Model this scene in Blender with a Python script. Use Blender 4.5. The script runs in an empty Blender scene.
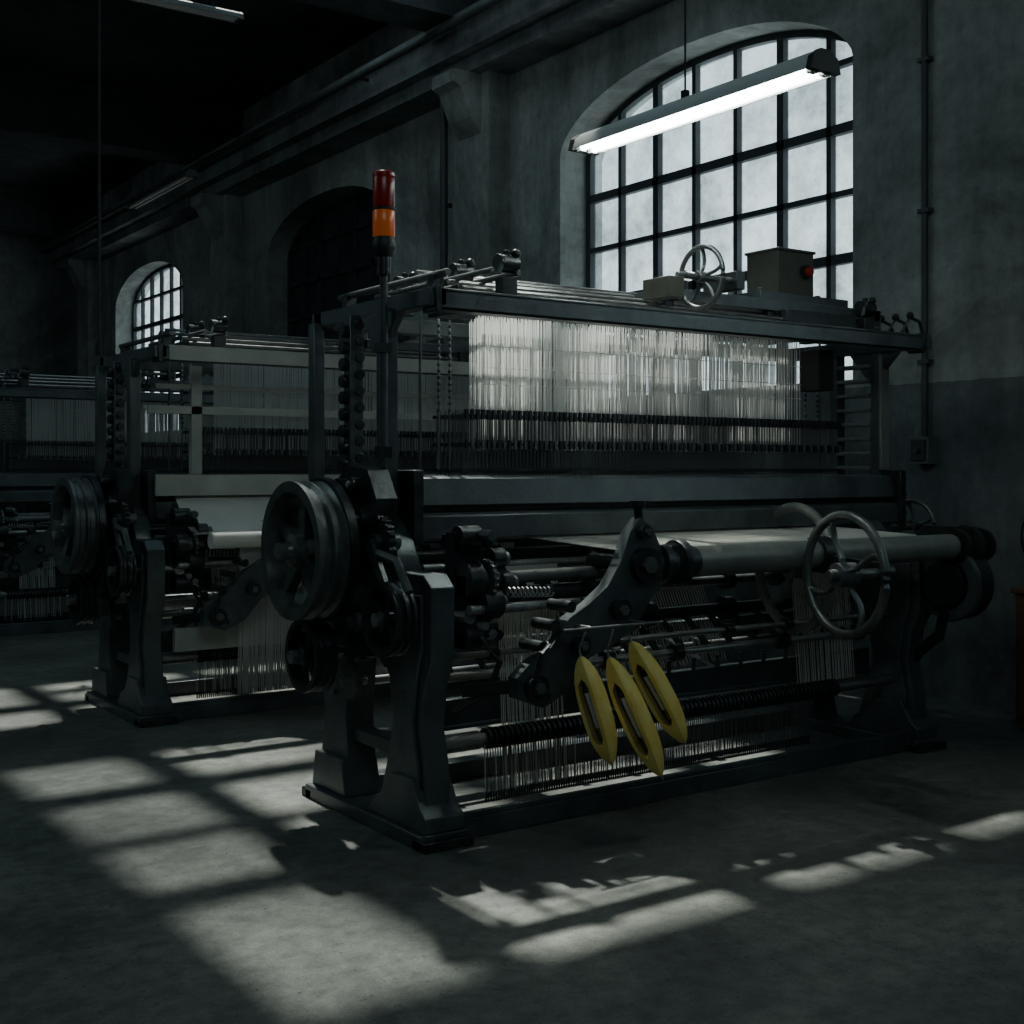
import bpy, math, random
from mathutils import Vector, Matrix
random.seed(7)
V=Vector
scene=bpy.context.scene

# ---------------------------------------------------------------- materials
def newmat(name):
    m=bpy.data.materials.new(name); m.use_nodes=True
    nt=m.node_tree; b=nt.nodes['Principled BSDF']
    return m,nt,b
def metal(name,c1,c2,rough=.45,met=.6,scale=6,bump=.1):
    m,nt,b=newmat(name); N=nt.nodes; L=nt.links
    tc=N.new('ShaderNodeTexCoord')
    no=N.new('ShaderNodeTexNoise'); no.inputs['Scale'].default_value=scale; no.inputs['Detail'].default_value=6
    no.inputs['Roughness'].default_value=.65
    L.new(tc.outputs['Object'],no.inputs['Vector'])
    cr=N.new('ShaderNodeValToRGB'); cr.color_ramp.elements[0].position=.35; cr.color_ramp.elements[1].position=.7
    cr.color_ramp.elements[0].color=(*c1,1); cr.color_ramp.elements[1].color=(*c2,1)
    L.new(no.outputs['Fac'],cr.inputs['Fac']); L.new(cr.outputs['Color'],b.inputs['Base Color'])
    mr=N.new('ShaderNodeMapRange'); mr.inputs['To Min'].default_value=rough-.12; mr.inputs['To Max'].default_value=rough+.18
    L.new(no.outputs['Fac'],mr.inputs['Value']); L.new(mr.outputs['Result'],b.inputs['Roughness'])
    b.inputs['Metallic'].default_value=met
    if bump:
        n2=N.new('ShaderNodeTexNoise'); n2.inputs['Scale'].default_value=60; L.new(tc.outputs['Object'],n2.inputs['Vector'])
        bp=N.new('ShaderNodeBump'); bp.inputs['Strength'].default_value=bump; bp.inputs['Distance'].default_value=.01
        L.new(n2.outputs['Fac'],bp.inputs['Height']); L.new(bp.outputs['Normal'],b.inputs['Normal'])
    return m
M_PAINT=metal('loom_painted_iron',(.075,.090,.095),(.15,.172,.178),.32,.4,5)
M_IRON=metal('dark_cast_iron',(.035,.041,.044),(.08,.089,.092),.34,.6,9)
M_STEEL=metal('worn_steel',(.30,.31,.31),(.50,.51,.50),.30,.8,14)
M_WHEEL=metal('wheel_grey_iron',(.11,.122,.122),(.22,.235,.23),.34,.5,10)
M_GREEN=metal('grey_green_paint',(.18,.20,.185),(.30,.32,.29),.36,.15,5)
M_PALE=metal('pale_grey_green_paint',(.42,.45,.40),(.56,.58,.52),.4,.05,5)
M_BOX=metal('control_box_paint',(.075,.075,.06),(.115,.115,.09),.5,.1,8)
M_BLACK=metal('black_plastic',(.012,.012,.013),(.02,.02,.02),.5,0,8,0)
M_SHUT=metal('yellow_varnished_wood',(.92,.66,.14),(1,.84,.28),.36,0,11,.03)
M_SHUTIN=metal('shuttle_hollow',(.26,.18,.06),(.42,.3,.1),.6,0,11,0)
M_WHITE=metal('white_enamel',(.6,.62,.6),(.72,.74,.72),.4,0,5,0)
M_FRAME=metal('window_frame_paint',(.04,.046,.052),(.07,.077,.083),.6,.1,5,0)
M_PIPE=metal('conduit_paint',(.08,.085,.085),(.13,.135,.13),.5,.3,5,0)
M_WOOD=metal('brown_wood',(.10,.045,.025),(.18,.08,.04),.6,0,4,.1)
def thread(name,col,tr=.4):
    m,nt,b=newmat(name); N=nt.nodes; L=nt.links
    out=N['Material Output']
    tc=N.new('ShaderNodeTexCoord'); no=N.new('ShaderNodeTexNoise'); no.inputs['Scale'].default_value=9
    L.new(tc.outputs['Object'],no.inputs['Vector'])
    mx=N.new('ShaderNodeMixRGB'); mx.inputs[1].default_value=(*[c*.85 for c in col],1); mx.inputs[2].default_value=(*col,1)
    L.new(no.outputs['Fac'],mx.inputs[0])
    L.new(mx.outputs[0],b.inputs['Base Color']); b.inputs['Roughness'].default_value=.6
    t=N.new('ShaderNodeBsdfTranslucent'); L.new(mx.outputs[0],t.inputs['Color'])
    ms=N.new('ShaderNodeMixShader'); ms.inputs[0].default_value=tr
    L.new(b.outputs[0],ms.inputs[1]); L.new(t.outputs[0],ms.inputs[2]); L.new(ms.outputs[0],out.inputs['Surface'])
    return m
M_THREAD=thread('pale_yarn',(.95,.95,.90),.3)
M_SILK=thread('fine_harness_cord',(.99,.99,.96),.68)
M_HEDDLE=thread('dark_heddle_wire',(.16,.16,.16),.1)
M_CLOTH=thread('woven_cloth',(.92,.91,.85),.25)
def emis(name,col,s,base=None):
    m,nt,b=newmat(name)
    b.inputs['Base Color'].default_value=(*(base or col),1); b.inputs['Emission Color'].default_value=(*col,1)
    b.inputs['Emission Strength'].default_value=s; b.inputs['Roughness'].default_value=.25
    return m
M_TUBE=emis('lit_fluorescent_tube',(.90,1,.96),16)
M_TUBEOFF=emis('unlit_fluorescent_tube',(.5,.5,.48),.02)
M_RED=emis('red_signal_lens',(.55,.02,.01),.02,(.20,.010,.008))
M_ORANGE=emis('amber_signal_lens',(1,.20,.02),.08,(.52,.11,.02))
M_REDBTN=emis('red_button',(.6,.03,.02),.0,(.35,.02,.01))

def plaster(name,up,low,zs,scale=.6,c0=.42):
    m,nt,b=newmat(name); N=nt.nodes; L=nt.links
    g=N.new('ShaderNodeNewGeometry')
    n1=N.new('ShaderNodeTexNoise'); n1.inputs['Scale'].default_value=scale; n1.inputs['Detail'].default_value=10; n1.inputs['Roughness'].default_value=.66; n1.inputs['Distortion'].default_value=.6
    n2=N.new('ShaderNodeTexNoise'); n2.inputs['Scale'].default_value=9; n2.inputs['Detail'].default_value=6; n2.inputs['Roughness'].default_value=.7
    n3=N.new('ShaderNodeTexNoise'); n3.inputs['Scale'].default_value=1.2; n3.inputs['Detail'].default_value=7; n3.inputs['Roughness'].default_value=.7
    mp=N.new('ShaderNodeMapping'); mp.inputs['Scale'].default_value=(2.2,2.2,.35); L.new(g.outputs['Position'],mp.inputs[0]); L.new(mp.outputs[0],n3.inputs['Vector'])
    L.new(g.outputs['Position'],n1.inputs['Vector']); L.new(g.outputs['Position'],n2.inputs['Vector'])
    sp=N.new('ShaderNodeSeparateXYZ'); L.new(g.outputs['Position'],sp.inputs[0])
    ad=N.new('ShaderNodeMath'); ad.operation='MULTIPLY_ADD'; L.new(n2.outputs['Fac'],ad.inputs[0]); ad.inputs[1].default_value=.02; L.new(sp.outputs['Z'],ad.inputs[2])
    gt=N.new('ShaderNodeMath'); gt.operation='GREATER_THAN'; L.new(ad.outputs[0],gt.inputs[0]); gt.inputs[1].default_value=zs
    mx=N.new('ShaderNodeMixRGB'); mx.inputs[1].default_value=(*low,1); mx.inputs[2].default_value=(*up,1); L.new(gt.outputs[0],mx.inputs[0])
    def ramp(n,p0,p1,a,c):
        cr=N.new('ShaderNodeValToRGB'); cr.color_ramp.elements[0].position=p0; cr.color_ramp.elements[1].position=p1
        cr.color_ramp.elements[0].color=(a,a,a,1); cr.color_ramp.elements[1].color=(c,c,c,1); L.new(n.outputs['Fac'],cr.inputs[0]); return cr
    cur=mx
    for cr in (ramp(n1,.38,.64,c0,1.1),ramp(n2,.3,.6,.72,1),ramp(n3,.35,.6,.68,1)):
        mm=N.new('ShaderNodeMixRGB'); mm.blend_type='MULTIPLY'; mm.inputs[0].default_value=1; L.new(cur.outputs[0],mm.inputs[1]); L.new(cr.outputs[0],mm.inputs[2]); cur=mm
    L.new(cur.outputs[0],b.inputs['Base Color']); b.inputs['Roughness'].default_value=.85
    bp=N.new('ShaderNodeBump'); bp.inputs['Strength'].default_value=.35; bp.inputs['Distance'].default_value=.03; L.new(n2.outputs['Fac'],bp.inputs['Height']); L.new(bp.outputs[0],b.inputs['Normal'])
    return m
M_WALL=plaster('aged_plaster_two_tone',(.60,.61,.57),(.28,.30,.295),2.09)
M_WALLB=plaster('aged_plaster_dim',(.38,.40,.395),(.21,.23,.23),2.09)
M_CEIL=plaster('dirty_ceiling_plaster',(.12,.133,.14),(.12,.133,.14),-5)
def floor_mat():
    m,nt,b=newmat('worn_concrete_floor'); N=nt.nodes; L=nt.links
    g=N.new('ShaderNodeNewGeometry')
    def noise(s,d,r=.6,dist=0):
        n=N.new('ShaderNodeTexNoise'); n.inputs['Scale'].default_value=s; n.inputs['Detail'].default_value=d; n.inputs['Roughness'].default_value=r; n.inputs['Distortion'].default_value=dist
        L.new(g.outputs['Position'],n.inputs['Vector']); return n
    n1=noise(.9,9,.65,.5); n2=noise(11,7,.72); n3=noise(120,2); n4=noise(30,3,.5)
    def ramp(n,p0,p1,c0,c1):
        cr=N.new('ShaderNodeValToRGB'); cr.color_ramp.elements[0].position=p0; cr.color_ramp.elements[1].position=p1
        cr.color_ramp.elements[0].color=(*c0,1); cr.color_ramp.elements[1].color=(*c1,1); L.new(n.outputs['Fac'],cr.inputs[0]); return cr
    cur=ramp(n1,.37,.63,(.125,.135,.122),(.25,.26,.228))
    for cr in (ramp(n2,.36,.6,(.48,.48,.48),(1,1,1)),ramp(n3,.3,.6,(.7,.7,.7),(1,1,1)),ramp(n4,.27,.36,(.45,.45,.45),(1,1,1))):
        mm=N.new('ShaderNodeMixRGB'); mm.blend_type='MULTIPLY'; mm.inputs[0].default_value=1; L.new(cur.outputs[0],mm.inputs[1]); L.new(cr.outputs[0],mm.inputs[2]); cur=mm
    L.new(cur.outputs[0],b.inputs['Base Color'])
    r=N.new('ShaderNodeMapRange'); r.inputs['To Min'].default_value=.45; r.inputs['To Max'].default_value=.8; L.new(n2.outputs['Fac'],r.inputs['Value']); L.new(r.outputs[0],b.inputs['Roughness'])
    bp=N.new('ShaderNodeBump'); bp.inputs['Strength'].default_value=.5; bp.inputs['Distance'].default_value=.012; L.new(n2.outputs['Fac'],bp.inputs['Height']); L.new(bp.outputs[0],b.inputs['Normal'])
    return m
M_FLOOR=floor_mat()
def glass_mat(name,fac,tc_,lo=.45,sc=1.6,p0=.3,p1=.65):
    m,nt,b=newmat(name); N=nt.nodes; L=nt.links; out=N['Material Output']
    g=N.new('ShaderNodeNewGeometry'); n=N.new('ShaderNodeTexNoise'); n.inputs['Scale'].default_value=sc; n.inputs['Detail'].default_value=8; n.inputs['Roughness'].default_value=.7
    L.new(g.outputs['Position'],n.inputs['Vector'])
    cr=N.new('ShaderNodeValToRGB'); cr.color_ramp.elements[0].position=p0; cr.color_ramp.elements[1].position=p1
    cr.color_ramp.elements[0].color=(*[c*lo for c in tc_],1); cr.color_ramp.elements[1].color=(*tc_,1); L.new(n.outputs['Fac'],cr.inputs[0])
    t=N.new('ShaderNodeBsdfTransparent'); L.new(cr.outputs[0],t.inputs['Color'])
    if fac>0:
        tl=N.new('ShaderNodeBsdfTranslucent'); L.new(cr.outputs[0],tl.inputs['Color'])
        ms=N.new('ShaderNodeMixShader'); ms.inputs[0].default_value=fac; L.new(t.outputs[0],ms.inputs[1]); L.new(tl.outputs[0],ms.inputs[2]); t=ms
    gl=N.new('ShaderNodeBsdfGlossy'); gl.inputs['Roughness'].default_value=.2
    m3=N.new('ShaderNodeMixShader'); m3.inputs[0].default_value=.05; L.new(t.outputs[0],m3.inputs[1]); L.new(gl.outputs[0],m3.inputs[2])
    L.new(m3.outputs[0],out.inputs['Surface']); return m
M_GLASS=glass_mat('frosted_window_glass',.25,(.92,.97,.98),.36,1.7,.34,.62)
M_ROOFGL=glass_mat('sun_mottling_roof_glass',0,(.96,.97,.95),.55,.9,.36,.6)  # uneven transparency put in to make the sunlight patchy
M_DIMGL=glass_mat('sun_dimming_roof_glass',0,(.55,.57,.56),.45,.9,.36,.62)  # darker pane put in to weaken the sun on the left floor
M_GLASSD=metal('blacked_out_glass',(.03,.034,.038),(.07,.075,.08),.35,0,2,0)

# ---------------------------------------------------------------- mesh builder
class MB:
    def __init__(s): s.v=[]; s.f=[]; s.m=[]; s.mats=[]
    def mi(s,mat):
        if mat not in s.mats: s.mats.append(mat)
        return s.mats.index(mat)
    def add(s,vs,fs,mat):
        o=len(s.v); s.v+=[tuple(v) for v in vs]; k=s.mi(mat)
        for f in fs: s.f.append([i+o for i in f]); s.m.append(k)
    def box(s,x0,x1,y0,y1,z0,z1,mat):
        vs=[(x,y,z) for x in (x0,x1) for y in (y0,y1) for z in (z0,z1)]
        s.add(vs,[(0,1,3,2),(4,6,7,5),(0,4,5,1),(2,3,7,6),(0,2,6,4),(1,5,7,3)],mat)
    def bar(s,p0,p1,w,h,mat,up=(0,0,1)):
        p0=V(p0);p1=V(p1);a=(p1-p0).normalized();u=V(up)
        if abs(a.dot(u))>.98: u=V((0,1,0))
        r=a.cross(u).normalized();u=r.cross(a)
        vs=[p+r*i*w/2+u*j*h/2 for p in (p0,p1) for i in (-1,1) for j in (-1,1)]
        s.add(vs,[(0,1,3,2),(4,6,7,5),(0,4,5,1),(2,3,7,6),(0,2,6,4),(1,5,7,3)],mat)
    def frame(s,a):
        a=V(a).normalized(); u=V((0,0,1)) if abs(a.z)<.9 else V((0,1,0))
        r=a.cross(u).normalized(); return a,r,r.cross(a)
    def cyl(s,p0,p1,r,mat,seg=14,r2=None):
        p0=V(p0);p1=V(p1);a,e1,e2=s.frame(p1-p0); r2=r if r2 is None else r2
        vs=[];fs=[]
        for p,q in ((p0,r),(p1,r2)):
            for i in range(seg):
                t=2*math.pi*i/seg; vs.append(p+(e1*math.cos(t)+e2*math.sin(t))*q)
        for i in range(seg):
            j=(i+1)%seg; fs.append((i,j,seg+j,seg+i))
        fs.append(tuple(range(seg))[::-1]); fs.append(tuple(range(seg,2*seg)))
        s.add(vs,fs,mat)
    def lathe(s,c,axis,prof,mat,seg=32,closed=False):
        c=V(c);a,e1,e2=s.frame(axis);vs=[];fs=[];n=len(prof)
        for i in range(seg):
            t=2*math.pi*i/seg; d=e1*math.cos(t)+e2*math.sin(t)
            for (r,h) in prof: vs.append(c+a*h+d*r)
        for i in range(seg):
            j=(i+1)%seg
            for k in range(n if closed else n-1):
                l=(k+1)%n; fs.append((i*n+k,j*n+k,j*n+l,i*n+l))
        s.add(vs,fs,mat)
    def tube(s,pts,r,mat,seg=8,closed=False):
        pts=[V(p) for p in pts];n=len(pts);vs=[];fs=[]
        prev=None
        for i,p in enumerate(pts):
            if closed: d=pts[(i+1)%n]-pts[i-1]
            else: d=pts[min(i+1,n-1)]-pts[max(i-1,0)]
            d.normalize()
            if prev is None: a,e1,e2=s.frame(d)
            else:
                e1=(prev-d*prev.dot(d)).normalized(); e2=d.cross(e1)
            prev=e1
            for k in range(seg):
                t=2*math.pi*k/seg; vs.append(p+(e1*math.cos(t)+e2*math.sin(t))*r)
        for i in range(n if closed else n-1):
            j=(i+1)%n
            for k in range(seg):
                l=(k+1)%seg; fs.append((i*seg+k,i*seg+l,j*seg+l,j*seg+k))
        if not closed: fs.append(tuple(range(seg))[::-1]); fs.append(tuple(range((n-1)*seg,n*seg)))
        s.add(vs,fs,mat)
    def prismX(s,poly,x0,x1,mat):
        n=len(poly); vs=[(x0,y,z) for y,z in poly]+[(x1,y,z) for y,z in poly]
        fs=[tuple(range(n)),tuple(range(n,2*n))[::-1]]+[(i,n+i,n+(i+1)%n,(i+1)%n) for i in range(n)]
        s.add(vs,fs,mat)
    def prismY(s,poly,y0,y1,mat):
        n=len(poly); vs=[(x,y0,z) for x,z in poly]+[(x,y1,z) for x,z in poly]
        fs=[tuple(range(n)),tuple(range(n,2*n))[::-1]]+[(i,n+i,n+(i+1)%n,(i+1)%n) for i in range(n)]
        s.add(vs,fs,mat)
    def sph(s,c,r,mat,seg=12):
        n=7; s.lathe(c,(0,0,1),[(max(r*math.sin(math.pi*i/n),.0003),-r*math.cos(math.pi*i/n)) for i in range(n+1)],mat,seg)
    def spring(s,p0,p1,R,r,turns,mat,seg=4,per=8):
        p0=V(p0);p1=V(p1);a,e1,e2=s.frame(p1-p0);n=int(turns*per)
        s.tube([p0.lerp(p1,i/n)+(e1*math.cos(2*math.pi*i/per)+e2*math.sin(2*math.pi*i/per))*R for i in range(n+1)],r,mat,seg)
    def wire(s,p0,p1,w,mat):
        s.cyl(p0,p1,w,mat,3)
    def ribbon(s,p0,p1,w,mat):
        x0,y0,z0=p0;x1,y1,z1=p1
        s.add([(x0-w,y0,z0),(x0+w,y0,z0),(x1+w,y1,z1),(x1-w,y1,z1)],[(0,1,2,3)],mat)
    def gear(s,c,axis,R,th,teeth,mat):
        c=V(c);a,e1,e2=s.frame(axis);vs=[];n=teeth*4
        for h in (-th/2,th/2):
            for i in range(n):
                t=2*math.pi*i/n; rr=R if i%4 in (0,1) else R*.9
                vs.append(c+a*h+(e1*math.cos(t)+e2*math.sin(t))*rr)
        s.add(vs,[tuple(range(n))[::-1],tuple(range(n,2*n))]+[(i,(i+1)%n,n+(i+1)%n,n+i) for i in range(n)],mat)
    def build(s,name,parent=None,O=(0,0,0),bevel=0,smooth=True):
        me=bpy.data.meshes.new(name); O=V(O)
        me.from_pydata([tuple(V(v)-O) for v in s.v],[],s.f)
        for m in s.mats: me.materials.append(m)
        me.polygons.foreach_set('material_index',s.m)
        if smooth:
            me.polygons.foreach_set('use_smooth',[True]*len(me.polygons))
            try: me.set_sharp_from_angle(angle=math.radians(38))
            except Exception: pass
        me.update()
        ob=bpy.data.objects.new(name,me); scene.collection.objects.link(ob)
        if parent: ob.parent=parent
        else: ob.location=O
        if bevel:
            b=ob.modifiers.new('bevel','BEVEL'); b.width=bevel; b.segments=2; b.limit_method='ANGLE'; b.angle_limit=math.radians(50); b.use_clamp_overlap=True
        return ob

def spoked_wheel(mb,c,R,rim,mat,spokes=5,ax=(1,0,0),curve=.0,hub=.05,hubt=.05,phase=.3):
    c=V(c);a,e1,e2=mb.frame(ax);n=48
    mb.tube([c+(e1*math.cos(2*math.pi*i/n)+e2*math.sin(2*math.pi*i/n))*R for i in range(n)],rim,mat,10,True)
    mb.cyl(c-a*hubt,c+a*hubt,hub,mat,18); mb.cyl(c-a*(hubt+.03),c+a*(hubt+.03),hub*.5,mat,12)
    for k in range(spokes):
        t=2*math.pi*k/spokes+phase; pts=[]
        for j in range(7):
            q=j/6; tt=t+curve*math.sin(q*math.pi); rr=hub*.6+(R-hub*.6)*q
            pts.append(c+(e1*math.cos(tt)+e2*math.sin(tt))*rr+a*(.02*math.sin(q*math.pi)))
        mb.tube(pts,rim*.72,mat,8)
def pulley(mb,c,R,w,mat,spokes=6,ax=(1,0,0),hubm=None):
    c=V(c);a,e1,e2=mb.frame(ax)
    t=R*.16
    prof=[(R-t,-w/2),(R,-w/2),(R,-w*.36),(R*.93,-w*.28),(R*.93,-w*.1),(R,-w*.03),(R,w*.03),(R*.93,w*.1),(R*.93,w*.28),(R,w*.36),(R,w/2),(R-t,w/2),(R-t*1.15,w*.2),(R-t*1.15,-w*.2)]
    mb.lathe(c,ax,prof,mat,56,True)
    mb.lathe(c,ax,[(.001,-w*.62),(R*.12,-w*.62),(R*.14,-w*.5),(R*.24,-w*.45),(R*.24,w*.45),(R*.12,w*.6),(.001,w*.6)],hubm or mat,28)
    for k in range(spokes):
        th=2*math.pi*k/spokes+.2; d=e1*math.cos(th)+e2*math.sin(th); s=a.cross(d)
        r0=R*.2;r1=R*.86;w0=R*.11;w1=R*.075;h=w*.16
        vs=[c+d*rr+s*i*ww+a*j*h for rr,ww in ((r0,w0),(r1,w1)) for i in (-1,1) for j in (-1,1)]
        mb.add(vs,[(0,1,3,2),(4,6,7,5),(0,4,5,1),(2,3,7,6),(0,2,6,4),(1,5,7,3)],mat)

# ================================================================= LOOM
O=V((4.2,4.8,0))
def bolt(mb,p,ax,r=.012,mat=None):
    p=V(p);a=V(ax); mb.cyl(p,p+a*.014,r,mat or M_STEEL,6)

def loom_frame():
    mb=MB()
    def side(x0,x1,sg):
        tx=.06 if sg<0 else .22
        px=0 if sg<0 else .22
        mb.box(x0-.06,x1+.02,4.22,5.26,0,.06,M_PAINT)
        mb.prismX([(4.23,.06),(4.70,.06),(4.64,.14),(4.56,.17),(4.5,.26),(4.34,.26),(4.28,.16),(4.23,.12)],x0-.035,x1+.01,M_PAINT)
        mb.prismX([(4.28,.06),(4.28,.3),(4.32,.46),(4.29,.64),(4.24,.74),(4.24,1.03),(4.30,1.08),(4.5,1.08),(4.62,1.02),(4.66,.94),(4.66,.74),(4.58,.64),(4.55,.46),(4.6,.28),(4.68,.06)],x0,x1-.03,M_PAINT)
        mb.prismX([(4.31,.18),(4.32,.32),(4.36,.48),(4.33,.66),(4.29,.78),(4.29,1.0),(4.42,1.0),(4.45,.7),(4.46,.5),(4.48,.32),(4.5,.18)],x0-.018,x0,M_PAINT)
        mb.prismX([(4.93,.06),(4.97,.4),(4.93,.75),(4.97,1.1),(5.22,1.1),(5.24,.7),(5.18,.4),(5.24,.06)],x0,x1,M_PAINT)
        mb.prismX([(4.92,.06),(5.25,.06),(5.22,.22),(4.96,.22)],x0-.03,x1+.01,M_PAINT)
        mb.prismX([(4.55,.70),(4.66,.66),(4.76,.76),(4.86,.76),(4.95,.64),(5.1,.62),(5.1,1.22),(4.98,1.27),(4.7,1.3),(4.58,1.2),(4.5,1.06)],x0+.02,x1-.02,M_PAINT)
        mb.box(x0+.03,x1-.03,4.55,5.0,.3,.36,M_PAINT)
        for y,z in ((4.38,.6),(4.35,.95),(4.5,.95),(4.5,.8),(5.05,.9),(5.17,.9),(5.08,.5),(4.7,1.2),(4.9,1.15),(4.38,.12),(4.6,.12),(5.0,.12),(5.18,.12)):
            bolt(mb,(x0,y,z),(-1,0,0),.016,M_WHEEL)
        a=x0+px
        mb.box(a+.05,a+.12,4.715,4.785,1.2,2.2,M_PAINT)
        mb.box(a+.05,a+.12,5.03,5.09,1.1,2.2,M_PAINT)
        mb.box(a+.06,a+.12,5.42,5.48,1.0,2.2,M_PAINT)
        mb.prismX([(5.2,1.05),(5.48,1.1),(5.48,.95),(5.2,.7)],a+.0,a+.12,M_PAINT)
        if px: mb.prismY([(x1-.03,.85),(x1-.03,1.25),(a+.13,1.3),(a+.13,1.1)],4.62,5.12,M_PAINT)
        mb.box(x0+.04+tx,x0+.12+tx,4.41,5.52,2.18,2.255,M_PAINT)
        mb.prismX([(4.785,2.18),(4.785,2.0),(4.8,2.0),(4.95,2.18)],a+.06,a+.1,M_PAINT)
        mb.prismX([(4.715,2.18),(4.715,2.08),(4.7,2.08),(4.6,2.18)],a+.06,a+.1,M_PAINT)
    side(2.56,2.70,-1)
    side(5.60,5.74,1)
    for z in [1.5+.085*i for i in range(8)]:
        mb.box(5.86,5.94,4.785,5.03,z,z+.022,M_GREEN)  # rungs and post face coloured lighter, standing in for caught light
    mb.box(5.86,5.935,4.70,4.72,1.5,2.16,M_GREEN)
    for i in range(12):
        z=1.3+i*.075
        mb.cyl((2.58,5.06,z),(2.61,5.06,z),.030,M_IRON,10)
        mb.cyl((2.64,5.0,z+.03),(2.64,4.985,z+.03),.026,M_IRON,8)
    mb.box(2.70,5.86,4.41,4.50,2.235,2.255,M_PAINT)
    mb.box(2.70,5.86,4.41,4.425,2.165,2.25,M_PAINT)
    mb.box(2.70,5.86,4.41,4.50,2.165,2.18,M_PAINT)
    mb.box(5.85,5.88,4.40,4.51,2.155,2.265,M_IRON)
    mb.box(2.68,2.71,4.40,4.51,2.155,2.265,M_IRON)
    mb.box(2.66,5.9,5.42,5.5,2.18,2.255,M_PAINT)
    mb.prismX([(4.62,1.345),(4.64,1.465),(4.76,1.475),(4.78,1.345)],2.68,5.94,M_PAINT)
    mb.box(2.68,5.93,4.66,4.74,1.315,1.35,M_IRON)
    mb.prismX([(4.6,1.2),(4.6,1.3),(4.63,1.315),(4.75,1.315),(4.75,1.19)],2.7,5.92,M_PAINT)
    for x in (2.7,5.9):
        mb.box(x-.02,x+.03,4.58,4.8,1.18,1.5,M_IRON)
    mb.box(2.6,5.7,4.27,4.37,.0,.085,M_PAINT); mb.box(2.6,5.7,4.27,4.29,.085,.11,M_PAINT)
    mb.box(2.6,5.7,5.1,5.2,.0,.09,M_PAINT)
    mb.box(2.66,5.66,4.62,4.67,.38,.5,M_PAINT); mb.box(2.66,5.66,4.60,4.69,.37,.39,M_PAINT)
    mb.box(2.66,5.66,5.1,5.15,.55,.67,M_PAINT)
    mb.box(2.66,5.66,5.05,5.1,.95,1.05,M_PAINT)
    for x in (3.5,4.5,5.3):
        mb.bar((x,4.64,.44),(x,5.12,.6),.05,.08,M_PAINT)
    for x in (2.50,5.54):
        for y in (4.19,5.2): mb.box(x,x+.23,y,y+.1,0,.04,M_IRON)
    return mb

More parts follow.
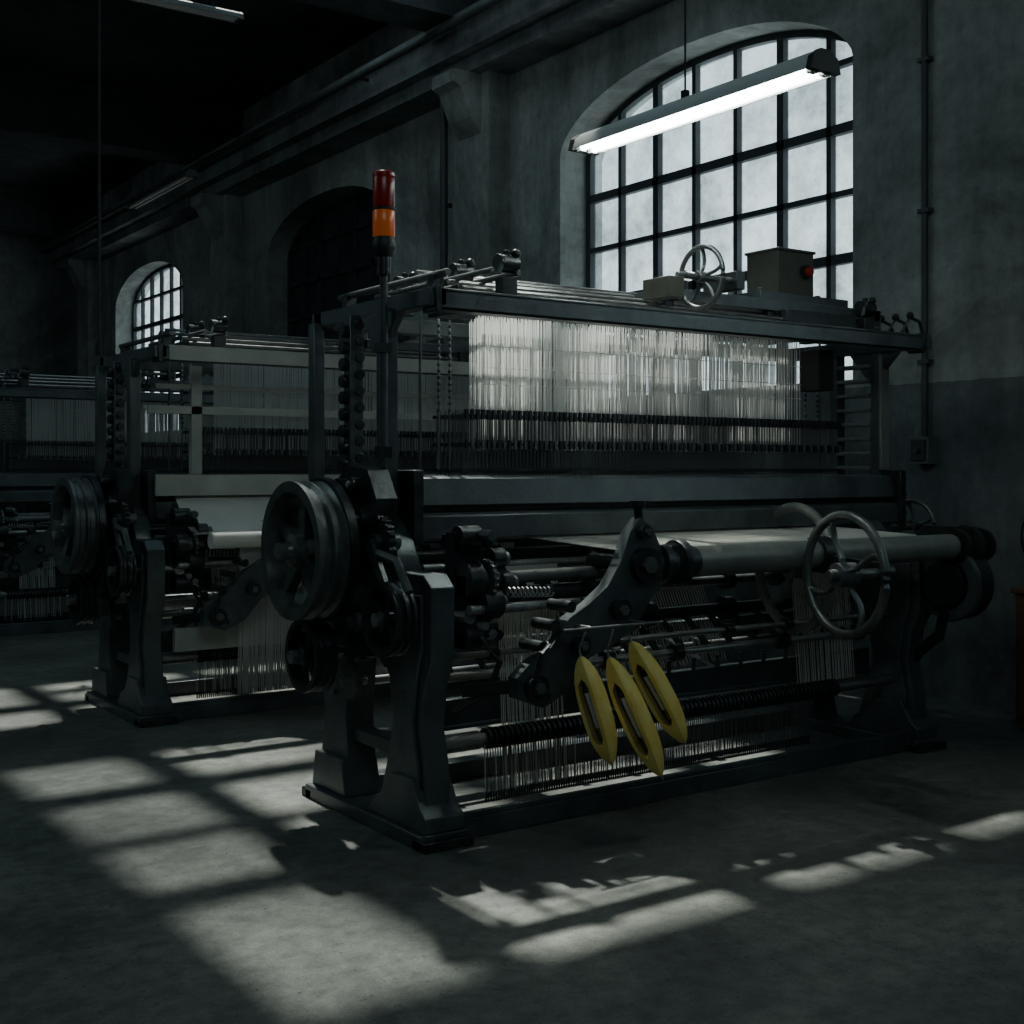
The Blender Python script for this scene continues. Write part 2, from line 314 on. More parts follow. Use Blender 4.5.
def loom_drive():
    mb=MB()
    pulley(mb,(2.33,4.9,1.157),.296,.15,M_WHEEL,5)
    mb.lathe((2.40,4.9,1.157),(1,0,0),[(.25,-.01),(.31,-.01),(.31,.03),(.25,.03)],M_IRON,56,True)
    mb.cyl((2.2,4.9,1.157),(2.75,4.9,1.157),.035,M_STEEL,18)
    mb.cyl((2.44,4.9,1.157),(2.56,4.9,1.157),.11,M_IRON,24)
    pulley(mb,(2.45,4.38,.905),.15,.09,M_IRON,5)
    mb.cyl((2.38,4.38,.905),(2.8,4.38,.905),.028,M_STEEL)
    pulley(mb,(2.40,4.99,.69),.16,.1,M_IRON,5)
    mb.cyl((2.3,4.99,.69),(2.8,4.99,.69),.03,M_STEEL)
    mb.gear((2.5,4.7,.86),(1,0,0),.16,.035,28,M_IRON); mb.cyl((2.46,4.7,.86),(2.6,4.7,.86),.04,M_WHEEL)
    mb.gear((2.52,4.58,1.2),(1,0,0),.11,.03,20,M_IRON); mb.cyl((2.48,4.58,1.2),(2.6,4.58,1.2),.035,M_WHEEL)
    mb.gear((2.53,4.86,.58),(1,0,0),.08,.03,16,M_WHEEL); mb.cyl((2.48,4.86,.58),(2.6,4.86,.58),.02,M_STEEL)
    mb.prismX([(4.62,1.15),(4.58,1.38),(4.66,1.5),(4.86,1.52),(4.98,1.4),(4.95,1.2)],2.5,2.6,M_IRON)
    for y,z,r in ((4.66,1.3,.05),(4.84,1.42,.045),(4.72,1.44,.03),(4.9,1.28,.035)):
        mb.cyl((2.45,y,z),(2.52,y,z),r,M_IRON,16); bolt(mb,(2.45,y,z),(-1,0,0),.016)
    mb.bar((2.44,4.7,.86),(2.44,4.99,.69),.05,.03,M_IRON,(1,0,0))
    mb.bar((2.47,4.58,1.2),(2.47,4.38,.93),.045,.02,M_WHEEL,(1,0,0))
    mb.bar((2.5,5.05,1.05),(2.5,5.2,.6),.04,.03,M_IRON,(1,0,0))
    mb.tube([(2.5,4.58,1.08),(2.46,4.48,1.16),(2.46,4.34,1.14),(2.46,4.24,1.02)],.018,M_WHEEL)
    for (x,y,z,r,l) in ((2.78,4.3,1.05,.075,.07),(2.86,4.28,.95,.06,.09),(2.92,4.32,1.13,.045,.06),(2.8,4.35,1.22,.05,.1),(2.95,4.3,1.03,.05,.05),(2.78,4.3,.82,.05,.08)):
        mb.cyl((x-l/2,y,z),(x+l/2,y,z),r,M_IRON,18); mb.cyl((x+l/2,y,z),(x+l/2+.03,y,z),r*.6,M_WHEEL,12)
        mb.box(x-l/2,x+l/2,y-.02,y+.12,z-r,z+r*.2,M_IRON)
    mb.gear((2.86,4.3,1.05),(1,0,0),.085,.02,18,M_WHEEL)
    mb.prismY([(2.72,.75),(2.98,.9),(3.02,1.06),(2.9,1.2),(2.74,1.24)],4.36,4.42,M_IRON)
    for i in range(14):
        x=2.74+random.random()*.25; z=.8+random.random()*.45
        mb.cyl((x,4.22+random.random()*.1,z),(x,4.37,z),.012+random.random()*.02,random.choice([M_IRON,M_WHEEL,M_STEEL]),8)
    mb.tube([(2.8,4.25,.82),(2.86,4.2,.72),(2.82,4.22,.6),(2.7,4.3,.52)],.014,M_IRON)
    mb.cyl((2.75,4.32,1.05),(3.55,4.32,1.05),.028,M_WHEEL,18)
    mb.cyl((2.75,4.26,.93),(3.5,4.26,.93),.022,M_STEEL,16)
    mb.cyl((2.75,4.34,.97),(3.6,4.34,.97),.04,M_IRON,18)
    for x in (3.05,3.18,3.42): mb.cyl((x-.02,4.34,.97),(x+.02,4.34,.97),.058,M_IRON,18)
    mb.spring((2.9,4.2,1.0),(3.12,4.2,.99),.02,.004,10,M_STEEL)
    for (y,z,r,m) in ((4.5,.62,.02,M_STEEL),(4.72,.78,.03,M_IRON),(4.95,.9,.025,M_WHEEL),(5.0,.55,.02,M_STEEL),(4.42,.72,.014,M_STEEL),(4.85,1.1,.035,M_IRON),(4.55,1.08,.022,M_WHEEL)):
        mb.cyl((2.7,y,z),(5.66,y,z),r,m,14)
        for k in range(5):
            x=2.95+k*.55+random.random()*.3
            mb.cyl((x,y,z),(x+.03+random.random()*.03,y,z),r*2.1,M_IRON,14)
    for k in range(16):
        x=3.0+k*.165
        mb.bar((x,4.5,.62),(x+.01,4.74,.8),.014,.03,M_IRON)
        mb.cyl((x,4.62,.5),(x,4.62,.56),.012,M_WHEEL,6)
    mb.cyl((5.66,4.1,.9),(5.78,4.1,.9),.19,M_IRON,32); mb.cyl((5.60,4.1,.9),(5.66,4.1,.9),.12,M_IRON,24)
    mb.lathe((5.66,4.1,.9),(1,0,0),[(.13,-.02),(.19,-.02),(.2,0),(.19,.02),(.13,.02)],M_PAINT,32,True)
    mb.prismX([(4.0,.95),(4.0,1.2),(4.3,1.2),(4.42,1.0),(4.3,.8)],5.7,5.76,M_IRON)
    mb.cyl((5.60,4.05,1.1),(5.90,4.05,1.1),.055,M_IRON,18)
    for x in (5.64,5.72,5.84): mb.cyl((x,4.05,1.1),(x+.03,4.05,1.1),.09 if x!=5.72 else .11,M_IRON,24)
    spoked_wheel(mb,(6.05,4.62,1.18),.14,.014,M_WHEEL,4,hub=.03,hubt=.03); mb.cyl((5.84,4.62,1.18),(6.08,4.62,1.18),.018,M_STEEL)
    mb.gear((5.9,4.8,1.0),(1,0,0),.14,.03,24,M_IRON); mb.cyl((5.74,4.8,1.0),(5.95,4.8,1.0),.03,M_WHEEL)
    for z in (1.25,1.36,1.45):
        mb.cyl((5.93,4.66,z),(6.0,4.66,z),.03,M_IRON,12)
    mb.tube([(5.62,4.1,.75),(5.66,4.16,.62),(5.68,4.3,.52),(5.7,4.4,.4)],.03,M_IRON)
    return mb

def loom_beams():
    mb=MB()
    y,z=4.05,1.1
    mb.cyl((3.72,y,z),(5.6,y,z),.066,M_GREEN,32)
    mb.cyl((3.45,y,z),(3.72,y,z),.045,M_WHEEL,24)
    mb.lathe((3.7,y,z),(1,0,0),[(.04,-.03),(.095,-.03),(.1,-.02),(.1,.01),(.07,.02),(.07,.07),(.066,.08)],M_IRON,32)
    mb.lathe((3.6,y,z),(1,0,0),[(.03,-.02),(.08,-.02),(.08,.02),(.03,.02)],M_IRON,28,True)
    mb.lathe((3.48,y,z),(1,0,0),[(.03,-.02),(.07,-.02),(.07,.02),(.03,.02)],M_IRON,28,True)
    arm=[(2.82,.60),(2.95,.55),(3.08,.61),(3.18,.73),(3.30,.77),(3.43,.84),(3.52,.96),(3.58,1.0),(3.60,1.12),(3.53,1.24),(3.46,1.30),(3.40,1.24),(3.35,1.12),(3.28,1.02),(3.18,.95),(3.08,.9),(2.98,.78),(2.88,.73),(2.82,.68)]
    mb.prismY(arm,4.02,4.08,M_PAINT)
    for x,zz,r in ((2.9,.64,.05),(3.12,.79,.04),(3.33,.92,.045),(3.47,1.1,.075),(3.46,1.24,.03)):
        mb.cyl((x,3.98,zz),(x,4.1,zz),r,M_IRON,18); mb.cyl((x,3.965,zz),(x,3.98,zz),r*.5,M_WHEEL,6)
    mb.cyl((3.47,4.05,1.25),(3.47,4.05,1.36),.018,M_IRON,8); mb.cyl((3.47,4.05,1.34),(3.47,4.05,1.37),.035,M_IRON,8)
    mb.cyl((3.46,4.08,1.1),(3.46,4.35,1.1),.035,M_IRON,14)
    mb.bar((2.92,4.06,.64),(2.75,4.3,.6),.05,.05,M_IRON)
    mb.bar((3.33,4.08,.93),(3.33,4.6,.9),.04,.06,M_IRON)
    mb.bar((3.47,4.08,1.0),(3.3,4.5,.95),.03,.05,M_IRON)
    for (x,zz) in ((2.98,.88),(3.06,.95),(2.92,.8)):
        mb.cyl((x,3.98,zz),(x,4.12,zz),.024,M_IRON,12)
    mb.tube([(3.0,3.98,.86),(2.9,3.97,.78),(2.88,3.98,.68),(2.96,3.99,.6)],.012,M_IRON)
    ax=(.985,-.174,0)
    spoked_wheel(mb,(4.39,3.72,1.033),.265,.021,M_WHEEL,4,ax=ax,curve=.25,hub=.055)
    mb.cyl((4.3,3.735,1.033),(4.62,3.68,1.033),.024,M_WHEEL,14)
    mb.bar((4.6,3.68,1.033),(4.6,4.05,1.06),.05,.09,M_IRON)
    mb.cyl((4.56,4.05,1.1),(4.64,4.05,1.1),.085,M_IRON,24); mb.cyl((4.57,3.68,1.033),(4.63,3.68,1.033),.05,M_IRON,18)
    spoked_wheel(mb,(4.86,4.44,1.0),.31,.025,M_GREEN,4,ax=ax,curve=.25,hub=.055,phase=.7)
    mb.cyl((4.7,4.44,1.0),(5.64,4.44,1.0),.024,M_WHEEL,14)
    mb.cyl((2.7,4.42,.36),(5.66,4.42,.36),.026,M_STEEL,16)
    mb.cyl((2.7,4.42,.36),(2.9,4.42,.36),.04,M_STEEL,16)
    x=2.94
    while x<5.15:
        mb.lathe((x,4.42,.36),(1,0,0),[(.02,-.007),(.046,-.007),(.046,.007),(.02,.007)],M_IRON,12,True); x+=.028
    return mb

def loom_top():
    mb=MB()
    for (y,z,r,m) in ((4.62,2.30,.010,M_STEEL),(4.74,2.34,.012,M_STEEL),(4.88,2.38,.012,M_STEEL),(5.02,2.42,.010,M_STEEL),(5.3,2.33,.012,M_WHEEL)):
        mb.cyl((2.95,y,z),(5.75,y,z),r,m,8)
    for x in (3.0,3.14):
        mb.cyl((x,4.46,2.36),(x,5.5,2.36),.014,M_WHEEL,10)
    mb.cyl((2.8,4.5,2.34),(2.8,5.5,2.34),.016,M_WHEEL,10)
    for yy in (4.6,5.4): mb.box(2.77,2.83,yy-.02,yy+.02,2.255,2.34,M_IRON)
    for x,yy in ((3.1,4.5),(3.07,4.82),(3.05,5.3),(5.6,4.6)):
        mb.box(x-.04,x+.04,yy-.03,yy+.03,2.25,2.34,M_IRON)
        mb.cyl((x-.05,yy,2.40),(x+.05,yy,2.40),.042,M_IRON,12)
        mb.cyl((x,yy,2.40),(x,yy,2.46),.015,M_IRON,8); mb.sph((x+.035,yy-.02,2.445),.022,M_IRON)
        mb.cyl((x-.06,yy-.03,2.35),(x-.03,yy-.03,2.43),.010,M_WHEEL,8)
    mb.box(4.15,5.75,4.62,4.70,2.34,2.40,M_PAINT); mb.box(4.15,5.75,5.10,5.18,2.34,2.40,M_PAINT)
    mb.box(4.15,4.22,4.62,5.18,2.34,2.40,M_PAINT); mb.box(5.70,5.76,4.62,5.18,2.255,2.40,M_PAINT)
    mb.box(4.9,5.6,4.72,5.08,2.40,2.46,M_PAINT)
    for x in (4.18,4.9,5.5):
        mb.box(x-.03,x+.03,4.64,4.69,2.25,2.34,M_IRON); mb.box(x-.03,x+.03,5.1,5.15,2.25,2.34,M_IRON)
    mb.box(4.95,5.5,4.58,4.62,2.28,2.35,M_IRON)
    mb.cyl((4.1,4.5,2.445),(4.5,4.5,2.445),.016,M_WHEEL)
    mb.box(4.46,4.52,4.46,4.70,2.40,2.49,M_IRON)
    spoked_wheel(mb,(4.26,4.5,2.445),.150,.013,M_WHEEL,5,hub=.028,hubt=.03)
    mb.box(4.02,4.12,4.47,4.66,2.33,2.43,M_BOX)
    for i in range(8):
        x=4.3+i*.17; mb.cyl((x,4.8+.05*(i%2),2.40),(x,4.8+.05*(i%2),2.47+.02*(i%3)),.018,random.choice([M_IRON,M_WHEEL]),10)
    mb.box(5.10,5.38,4.78,5.02,2.46,2.71,M_BOX); mb.box(5.09,5.39,4.77,5.03,2.705,2.72,M_BOX)
    mb.cyl((5.31,4.78,2.60),(5.31,4.755,2.60),.04,M_BLACK,18); mb.cyl((5.31,4.755,2.60),(5.31,4.735,2.60),.026,M_REDBTN,18)
    for k in range(3):
        y=4.5+k*.1
        mb.tube([(5.78,y,2.26),(5.86,y,2.36),(5.93,y-.01,2.34),(5.97,y-.02,2.22)],.011,M_IRON)
        mb.sph((5.86,y,2.37),.022,M_IRON)
    mb.box(5.45,5.57,4.8,4.95,1.95,2.18,M_BLACK)
    for x in (3.03,3.09,5.5,5.6):
        mb.cyl((x,4.95,1.5),(x,4.95,2.2),.006,M_STEEL,6)
        for k in range(14): mb.sph((x,4.95,1.78+k*.03),.011,M_WHEEL,6)
    for x in (2.96,5.68):
        mb.cyl((x,5.0,1.3),(x,5.0,2.3),.008,M_WHEEL,6)
    for y in (4.86,4.94,5.02,5.10,5.18):
        mb.box(3.12,5.45,y-.005,y+.005,2.235,2.25,M_IRON)
    for x in (3.12,4.3,5.43): mb.box(x,x+.02,4.84,5.2,2.235,2.255,M_IRON)
    return mb

def loom_harness():
    mb=MB()
    n=155
    for ly,y in enumerate((4.86,4.94,5.02,5.10,5.18)):
        x0=3.20+ly*.035
        for i in range(n):
            x=x0+(5.36-x0)*(i+random.random()*.8)/n
            mb.ribbon((x,y,2.24),(x+random.uniform(-.006,.006),y,1.6),.0027,M_SILK)
    for z in (1.98,1.9,2.08):
        mb.wire((3.19,4.85,z),(5.36,4.85,z),.002,M_THREAD)
    return mb
def loom_heddles():
    mb=MB()
    for k,y in enumerate((4.84,4.92,5.0,5.08)):
        for z in (1.5,1.62,1.75):
            mb.box(3.08,5.68,y-.008,y+.008,z-.008,z+.008,M_IRON)
        x=3.1
        while x<5.66:
            mb.cyl((x,y,1.2),(x,y,1.775+random.random()*.01),.0034,M_HEDDLE,4); x+=.021
    x=3.1
    while x<5.66:
        mb.box(x,x+.014,4.825,4.84,1.735,1.78,M_IRON); mb.box(x,x+.014,4.825,4.84,1.60,1.64,M_WHEEL if int(x*50)%3==0 else M_IRON); x+=.03
    return mb
def loom_warp(cloth):
    mb=MB()
    if cloth:
        rows=[(4.60,1.335),(4.55,1.30),(4.42,1.18),(4.26,1.11),(4.14,1.13)]
        vs=[];fs=[]
        for y,z in rows: vs+=[(2.85,y,z),(5.4,y,z)]
        for i in range(len(rows)-1): fs.append((2*i,2*i+1,2*i+3,2*i+2))
        mb.add(vs,fs,M_CLOTH)
        mb.box(2.72,5.9,4.55,4.66,1.34,1.47,M_PALE)
        mb.box(2.75,5.8,4.78,4.82,1.86,1.91,M_PALE)
        mb.box(2.75,5.8,4.40,4.42,2.17,2.26,M_PALE)
        mb.box(2.80,5.8,4.79,4.82,2.02,2.05,M_PALE)
        mb.box(3.03,3.10,4.78,4.83,1.47,2.17,M_PALE)
        mb.cyl((2.9,4.12,1.08),(3.72,4.12,1.08),.05,M_CLOTH,20)
        mb.box(2.72,5.7,4.22,4.26,.42,.56,M_PALE)
        for i in range(60): 
            x=3.1+.36*i/60; mb.ribbon((x,4.15,1.06),(x+random.uniform(-.006,.006),4.18,.14),.0034,M_SILK)
    else:
        mb.add([(3.62,4.09,1.160),(5.4,4.09,1.160),(5.4,4.72,1.178),(3.62,4.72,1.178)],[(0,1,2,3)],M_CLOTH)
    for i in range(150):
        x=3.35+2.0*i/150
        mb.wire((x,4.06,1.168),(x,4.9,1.2),.0036,M_THREAD)
    for (xa,xb,n,yt,zt,yb,zb) in ((3.05,3.38,50,4.5,1.08,4.44,.12),(4.95,5.4,60,4.55,1.0,4.5,.38),(3.6,4.7,60,4.95,.9,4.75,.5)):
        for i in range(n):
            x=xa+(xb-xa)*i/n
            mb.wire((x,yt,zt),(x+random.uniform(-.01,.01),yb,zb),.0024,M_THREAD)
    for i in range(150):
        x=2.92+1.0*i/75
        if x<3.45: mt=M_THREAD if i%4==0 else M_HEDDLE
        else: mt=M_HEDDLE
        mb.wire((x,4.40,.34),(x+random.uniform(-.008,.008),4.39,.11+random.random()*.02),.003,mt)
        if x<5: mb.cyl((x,4.39,.10),(x,4.39,.14),.005,M_IRON,4)
    return mb

meshes={}
def make_loom(first,dx,dy,cloth):
    e=bpy.data.objects.new('weaving_loom',None); scene.collection.objects.link(e); e.empty_display_size=.3
    e.location=O+V((dx,dy,0))
    defs=(('frame',loom_frame,.005),('drive_gear',loom_drive,0),('cloth_beam',loom_beams,0),('top_mechanism',loom_top,.003),('harness_threads',loom_harness,0),('heddles',loom_heddles,0))
    for nm,fn,bv in defs:
        if first: 
            ob=fn().build(nm,e,O,bv); meshes[nm]=ob.data
        else:
            ob=bpy.data.objects.new(nm,meshes[nm]); scene.collection.objects.link(ob); ob.parent=e
            if bv:
                b=ob.modifiers.new('bevel','BEVEL'); b.width=bv; b.segments=2; b.limit_method='ANGLE'; b.angle_limit=math.radians(50)
    loom_warp(cloth).build('warp_yarn',e,O)
    return e
make_loom(True,0,0,False)
make_loom(False,-.13,3.0,True)
make_loom(False,-.2,7.6,False)

# ================================================================= signal tower
mb=MB(); sx,sy=2.59,4.68; q=-.02
mb.cyl((sx,sy,1.52),(sx,sy,2.42),.018,M_PAINT,14)
mb.box(sx-.03,sx+.03,sy-.02,sy+.03,2.0,2.04,M_IRON); mb.box(sx-.03,sx+.03,sy-.02,sy+.03,1.55,1.6,M_IRON)
mb.cyl((sx,sy,2.33),(sx,sy,2.41),.03,M_IRON,16)
mb.lathe((sx,sy,q),(0,0,1),[(.001,2.43),(.04,2.43),(.05,2.46),(.05,2.49),(.044,2.5),(.044,2.51)],M_BLACK,24)
mb.lathe((sx,sy,q),(0,0,1),[(.044,2.51),(.047,2.515),(.047,2.62),(.044,2.625)],M_ORANGE,28)
mb.lathe((sx,sy,q),(0,0,1),[(.045,2.622),(.049,2.626),(.049,2.634),(.045,2.638)],M_BLACK,28)
mb.lathe((sx,sy,q),(0,0,1),[(.044,2.638),(.047,2.65),(.047,2.755),(.044,2.765)],M_RED,28)
mb.lathe((sx,sy,q),(0,0,1),[(.044,2.765),(.048,2.768),(.048,2.782),(.04,2.79),(.001,2.792)],M_RED,28)
mb.build('signal_tower_light',None,(sx,sy,0))

# ================================================================= shuttles
F=V((.571,.821,0)); R=V((.821,-.571,0))
def shuttle(c,dx,dy,L,nrm):
    c=V(c); a=(R*dx-V((0,0,1))*dy).normalized(); n=V(nrm); n=(n-a*n.dot(a)).normalized(); s=a.cross(n)
    mb=MB(); W=.050;H=.038;N=40;vs=[]
    for i in range(N+1):
        t=-1+2*i/N; k=max(1-abs(t)**2.6,0)**.8
        w=.004+W*k; h=.005+H*(max(1-abs(t)**3.2,0))**.8
        sl=1 if abs(t)<.52 else max(0,1-(abs(t)-.52)/.1)
        iw=w*(.5 if sl>0 else .3)*max(.15,min(1,sl*1.0)); dz=h*1.4*sl
        P=[(-w*.8,-h),(w*.8,-h),(w,-h*.5),(w,h*.75),(w*.86,h),(iw,h),(iw*.85,h-dz),(-iw*.85,h-dz),(-iw,h),(-w*.86,h),(-w,h*.75),(-w,-h*.5)]
        p0=c+a*(t*L/2)
        for u,v in P: vs.append(p0+s*u+n*v)
    m=12;fo=[];fi=[]
    for i in range(N):
        for k in range(m):
            l=(k+1)%m; f=(i*m+k,i*m+l,(i+1)*m+l,(i+1)*m+k)
            (fi if (k in (5,6,7) and abs(-1+2*(i+.5)/N)<.60) else fo).append(f)
    mb.add(vs,fo+[tuple(range(m))[::-1],tuple(range(N*m,N*m+m))],M_SHUT); 
    k=mb.mi(M_SHUTIN)
    for f in fi: mb.f.append(list(f)); mb.m.append(k)
    for sg in (-1,1):
        mb.cyl(c+a*sg*L*.488,c+a*sg*(L*.5+.018),.008,M_STEEL,10,.002)
    mb.cyl(c-a*L*.25+n*.016,c+a*L*.25+n*.016,.006,M_STEEL,8)
    mb.cyl(c-a*L*.18+n*.016,c+a*L*.15+n*.016,.018,M_THREAD,16,.012)
    mb.cyl(c-a*L*.22+n*.016,c-a*L*.18+n*.016,.019,M_IRON,16)
    top=c-a*(L*.5+.01)
    mb.tube([top,top+V((0,0,.03)),V((top.x,3.93,.852))],.004,M_STEEL,6)
    return mb.build('weaving_shuttle',None,c)
nv=-F*.85-R*.75
shuttle((3.145,3.93,.536),32,110,.45,nv)
shuttle((3.325,3.90,.494),55,125,.53,nv)
shuttle((3.475,3.93,.575),56,105,.48,nv)
mb=MB(); mb.cyl((2.98,3.93,.865),(3.5,3.93,.865),.007,M_WHEEL,10)
for x in (3.12,3.4): mb.cyl((x,3.93,.865),(x,4.03,.865),.009,M_STEEL,8)
mb.build('shuttle_hook_rail',None,(3.2,3.93,.865))

# ================================================================= room shell
XW=7.0;TH=.5;ZC=6.6;SILL=2.1;SPR=4.42;RISE=.56
YB=25.0
wins=[(-.79,2.63),(5.86,9.28),(12.51,15.93),(19.16,22.58)]
def arch(y0,y1,n=24,inset=0):
    c=(y0+y1)/2;h=(y1-y0)/2-inset;pts=[]
    for i in range(n+1):
        u=-math.cos(math.pi*i/n)
        pts.append((c+h*u,SPR+(RISE-inset*.6)*max(1-abs(u)**2.2,0)**.6))
    return pts
mb=MB(); prev=-4.0
for (a,b) in wins:
    mb.box(XW,XW+TH,prev,a,0,ZC,M_WALL)
    mb.box(XW,XW+TH,a,b,0,SILL,M_WALL)
    mb.prismX(arch(a,b)+[(b,ZC),(a,ZC)],XW,XW+TH,M_WALL)
    prev=b
mb.box(XW,XW+TH,prev,YB+.3,0,ZC,M_WALL)
mb.build('wall_right',smooth=False)
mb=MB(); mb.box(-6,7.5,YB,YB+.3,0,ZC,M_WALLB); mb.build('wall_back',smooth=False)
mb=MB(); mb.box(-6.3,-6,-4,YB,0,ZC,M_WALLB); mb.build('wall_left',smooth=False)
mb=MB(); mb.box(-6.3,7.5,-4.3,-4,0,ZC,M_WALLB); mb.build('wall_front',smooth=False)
mb=MB(); mb.box(-6.3,7.5,-4.3,YB+.3,-.2,0,M_FLOOR); mb.build('floor',smooth=False)
SX0=2.75;SY0=6.5
sk=[(SX0,6.35,SY0,10.12),(2.8,6.35,10.75,12.6)]  # skylights added out of view to let sun onto the floor
mb=MB()
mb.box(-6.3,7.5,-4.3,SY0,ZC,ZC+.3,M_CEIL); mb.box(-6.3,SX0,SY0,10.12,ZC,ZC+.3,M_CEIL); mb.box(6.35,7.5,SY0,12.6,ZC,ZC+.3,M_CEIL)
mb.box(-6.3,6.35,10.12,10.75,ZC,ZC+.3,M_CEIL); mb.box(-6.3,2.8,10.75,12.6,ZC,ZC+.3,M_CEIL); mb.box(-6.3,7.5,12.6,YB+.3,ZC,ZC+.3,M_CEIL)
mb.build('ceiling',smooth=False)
for i,(x0,x1,y0,y1) in enumerate(sk):
    mb=MB()
    for x in ([3.5,4.65,5.7]): mb.box(x-.11,x+.11,y0,y1,ZC+.1,ZC+.2,M_FRAME)  # bars of the added skylights, spaced to cast shadow lines on the floor
    ym=[7.75,8.5,9.3] if i==0 else [y0+.95]
    for y in ym:
        w_=.05 if y==8.5 else .11
        mb.box(x0,x1,y-w_,y+w_,ZC+.1,ZC+.2,M_FRAME)
    for (a,b,c,d) in ((x0,x0+.06,y0,y1),(x1-.06,x1,y0,y1),(x0,x1,y0,y0+.06),(x0,x1,y1-.06,y1)): mb.box(a,b,c,d,ZC+.02,ZC+.24,M_FRAME)
    if i==0: mb.add([(x0,y0,ZC+.15),(3.5,y0,ZC+.15),(3.5,y1,ZC+.15),(x0,y1,ZC+.15)],[(0,1,2,3)],M_DIMGL)  # dimming pane over the left part of the sun patch
    xs=3.5 if i==0 else x0
    mb.add([(xs,y0,ZC+.15),(x1,y0,ZC+.15),(x1,y1,ZC+.15),(xs,y1,ZC+.15)],[(0,1,2,3)],M_ROOFGL)
    mb.build('window_added_skylight_%d'%(i+1),smooth=False)
mb=MB()
for y in (3.75,10.42,17.05,23.7):
    mb.box(-6,7,y-.26,y+.26,5.85,ZC,M_CEIL); mb.box(-6,7,y-.32,y+.32,6.45,ZC,M_CEIL)
for x in (-.5,):
    mb.box(x-.2,x+.2,-4,YB,6.1,ZC,M_CEIL)
mb.build('ceiling_beam',smooth=False)
mb=MB()
mb.box(6.6,7,-4,YB,5.38,5.52,M_WALLB); mb.box(6.45,7,-4,YB,5.52,5.86,M_WALLB); mb.box(6.38,7,-4,YB,5.80,5.86,M_WALLB)
mb.build('trim_crane_ledge',smooth=False)
for i,y in enumerate((10.42,17.05,23.7)):
    mb=MB(); mb.box(6.74,7,y-.33,y+.33,0,5.38,M_WALL)
    mb.prismY([(6.74,4.8),(6.62,4.95),(6.5,5.22),(6.42,5.26),(6.42,5.38),(6.74,5.38)],y-.2,y+.2,M_WALL)
    mb.build('wall_pilaster_%d'%(i+1),smooth=False)
mb=MB()
mb.cyl((6.3,-4,5.72),(6.3,YB,5.72),.035,M_PIPE,12)
for y in range(-3,25,3): mb.bar((6.3,y,5.72),(6.46,y,5.72),.03,.03,M_PIPE)
mb.cyl((6.7,10.85,0),(6.7,10.85,5.4),.04,M_PIPE,14)
for z in (1,2.5,4.2): mb.bar((6.7,10.85,z),(7,10.85,z),.04,.04,M_PIPE)
mb.build('wall_pipe')
for i,(a,b) in enumerate(wins):
    mb=MB(); xg=7.34; dark=(i==2)
    gz=[(a+.02,SILL)]+arch(a,b,28,.02)+[(b-.02,SILL)]
    vs=[(xg+.02,y,z) for y,z in gz]; mb.add(vs,[tuple(range(len(vs)))],M_GLASSD if dark else M_GLASS)
    path=[(a+.03,SILL+.03)]+arch(a,b,28,.03)+[(b-.03,SILL+.03)]
    for j in range(len(path)):
        p=path[j];q=path[(j+1)%len(path)]
        if (V(p)-V(q)).length>1e-3: mb.bar((xg,p[0],p[1]),(xg,q[0],q[1]),.07,.07,M_FRAME,(1,0,0))
    c=(a+b)/2;h=(b-a)/2-.03
    def za(y):
        u=min(1,abs(y-c)/h); return SPR+(RISE-.02)*max(1-u**2.2,0)**.6
    nc=7
    for k in range(1,nc):
        y=a+(b-a)*k/nc; w=.07 if k in (2,5) else .046
        mb.box(xg-.03,xg+.03,y-w/2,y+w/2,SILL,za(y),M_FRAME)
    for r in range(1,7):
        z=SILL+.485*r; hw=h
        if z>SPR: 
            hw=h*max(0,1-((z-SPR)/(RISE-.02))**(1/.6))**(1/2.2) if z<SPR+RISE-.02 else 0
        if hw<=0: continue
        w=.075 if r in (2,4) else .046
        mb.box(xg-.03,xg+.03,c-hw,c+hw,z-w/2,z+w/2,M_FRAME)
    mb.box(7.03,7.34,a,b,SILL-.001,SILL+.03,M_WALL)
    mb.build('window_%d'%(i+1),smooth=False)
mb=MB(); cy=5.23
mb.cyl((6.965,cy,1.7),(6.965,cy,5.4),.022,M_PIPE,12)
for z in (2.2,3.2,4.2,5.1): mb.box(6.94,7,cy-.045,cy+.045,z,z+.03,M_PIPE)
mb.box(6.90,7,cy-.075,cy+.075,1.54,1.72,M_GREEN); mb.box(6.885,6.9,cy-.055,cy+.055,1.56,1.70,M_PIPE)
mb.cyl((6.86,cy,1.63),(6.885,cy,1.63),.02,M_WHEEL,10)
mb.build('wall_switch_conduit',None,(6.97,cy,1.6),.003)
mb=MB()
mb.box(6.42,6.98,3.5,4.21,.05,.80,M_WOOD); mb.box(6.40,6.99,3.48,4.23,.80,.83,M_WOOD); mb.box(6.45,6.95,3.55,4.17,0,.05,M_BLACK)
for y0 in (3.53,3.88): mb.box(6.405,6.42,y0,y0+.3,.1,.76,M_WOOD)
for y in (3.80,3.90): mb.cyl((6.39,y,.45),(6.405,y,.45),.014,M_STEEL,10)
mb.build('wooden_cabinet',None,(6.7,3.8,0),.004)
mb=MB()
mb.box(6.84,7,3.95,4.42,1.05,1.36,M_BLACK); mb.box(6.825,6.84,3.98,4.39,1.08,1.33,M_IRON)
pts=[(6.92,4.42+.075*math.sin(math.pi*i/12),1.3-.42*i/12) for i in range(13)]
mb.tube(pts,.006,M_BLACK,6)
mb.build('wall_junction_box',None,(6.92,4.2,1.2),.004)

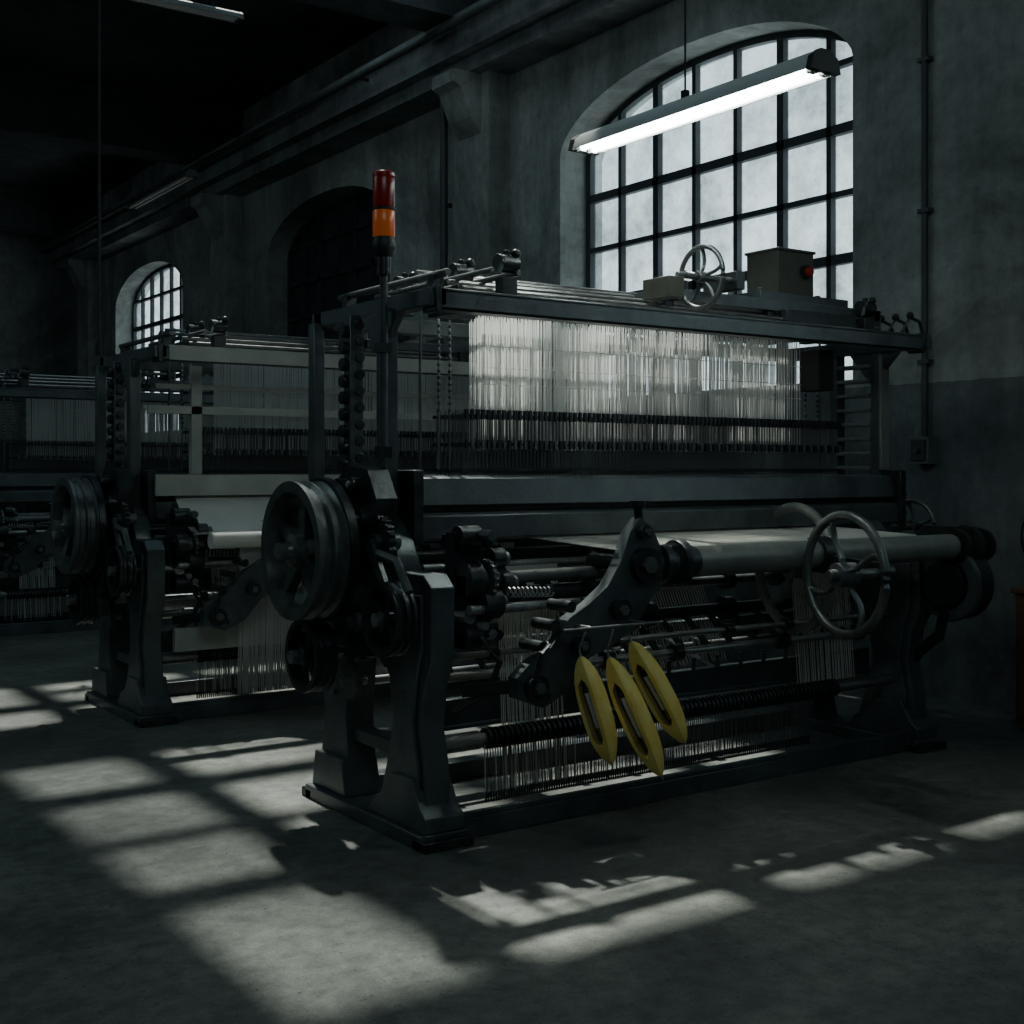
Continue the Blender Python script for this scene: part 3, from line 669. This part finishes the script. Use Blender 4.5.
# ================================================================= fluorescent fittings
def fluoro(x,y0,y1,z,lit,alongx=False,zc=ZC):
    mb=MB(); L=y1-y0; m=M_WHITE if lit else M_PIPE
    mb.prismY([(-.085,0),(-.07,.05),(-.03,.08),(.03,.08),(.07,.05),(.085,0),(.078,0),(.06,.035),(-.06,.035),(-.078,0)],0,L,m)
    for y in (0,L-.02): mb.prismY([(-.087,-.004),(-.072,.052),(-.03,.083),(.03,.083),(.072,.052),(.087,-.004)],y-.005,y+.025,M_BLACK if lit else m)
    for dx in (-.035,.035): mb.cyl((dx,.05,.012),(dx,L-.05,.012),.019,M_TUBE if lit else M_TUBEOFF,14)
    for dx in (-.035,.035):
        for yy in (.02,L-.05): mb.box(dx-.02,dx+.02,yy,yy+.03,-.008,.035,m)
    if lit: mb.cyl((0,L*.52,.08),(0,L*.52,zc-z),.005,M_BLACK,6); mb.cyl((0,L*.52,.08),(0,L*.52,.12),.02,M_BLACK,8)
    else:
        for q in (.2,.8): mb.cyl((0,L*q,.08),(0,L*q,zc-z),.005,M_BLACK,6)
    ob=mb.build('fluorescent_ceiling_light',None,(0,0,0))
    ob.location=(x,y0,z)
    if alongx: ob.rotation_euler=(0,0,-math.pi/2)
fluoro(3.85,3.36,4.92,3.085,True)
fluoro(5.3,14.2,16.4,4.95,False)
fluoro(3.5,11.8,13.2,5.98,False,True)
mb=MB(); mb.cyl((3.0,10.1,2.5),(3.0,10.1,6.6),.012,M_BLACK,8); mb.cyl((3.0,10.1,2.42),(3.0,10.1,2.52),.03,M_BLACK,12)
mb.build('hanging_power_cable',None,(3.0,10.1,2.5))

# ================================================================= light
w=bpy.data.worlds.new('overcast_sky'); scene.world=w; w.use_nodes=True
nt=w.node_tree; bg=nt.nodes['Background']
tc=nt.nodes.new('ShaderNodeTexCoord'); sp=nt.nodes.new('ShaderNodeSeparateXYZ'); cr=nt.nodes.new('ShaderNodeValToRGB')
nt.links.new(tc.outputs['Generated'],sp.inputs[0]); nt.links.new(sp.outputs['Z'],cr.inputs[0]); nt.links.new(cr.outputs[0],bg.inputs[0])
cr.color_ramp.elements[0].position=0; cr.color_ramp.elements[0].color=(.62,.73,.76,1); cr.color_ramp.elements[1].position=.8; cr.color_ramp.elements[1].color=(.28,.42,.50,1)
bg.inputs[1].default_value=2.4
sun=bpy.data.lights.new('sun','SUN'); sun.energy=7.2; sun.angle=math.radians(1.4); sun.color=(.97,1,.93)
so=bpy.data.objects.new('sun',sun); scene.collection.objects.link(so)
d=V((-.2,-.52,-1)).normalized(); so.rotation_euler=d.to_track_quat('-Z','Y').to_euler(); so.location=(8,14,14)
def area(name,loc,target,sx,sy,en,col):
    l=bpy.data.lights.new(name,'AREA'); l.shape='RECTANGLE'; l.size=sx; l.size_y=sy; l.energy=en; l.color=col
    o=bpy.data.objects.new(name,l); scene.collection.objects.link(o); o.location=loc
    o.rotation_euler=(V(target)-V(loc)).to_track_quat('-Z','Y').to_euler()
area('fill_light_front',(0,-1,6.0),(4.8,4.8,2.0),3.5,2,58,(.66,.92,1))  # added fill light, no real fitting, lifts the loom front
area('fill_light_middle',(-1.5,8.5,6.0),(4,8.5,1.2),3,4,50,(.66,.92,1))  # added fill light for the second loom, no real fitting
area('fill_light_rear',(-4.5,18,5.6),(5,20,3),3,5,34,(.64,.9,1))  # added fill light for the far end of the hall

# ================================================================= camera
cam=bpy.data.cameras.new('camera'); co=bpy.data.objects.new('camera',cam); scene.collection.objects.link(co)
cam.sensor_width=36; cam.lens=1250/1024*36; cam.shift_y=-42/1024; cam.clip_end=100
co.location=(0,0,1.5); co.rotation_euler=F.to_track_quat('-Z','Y').to_euler()
scene.camera=co
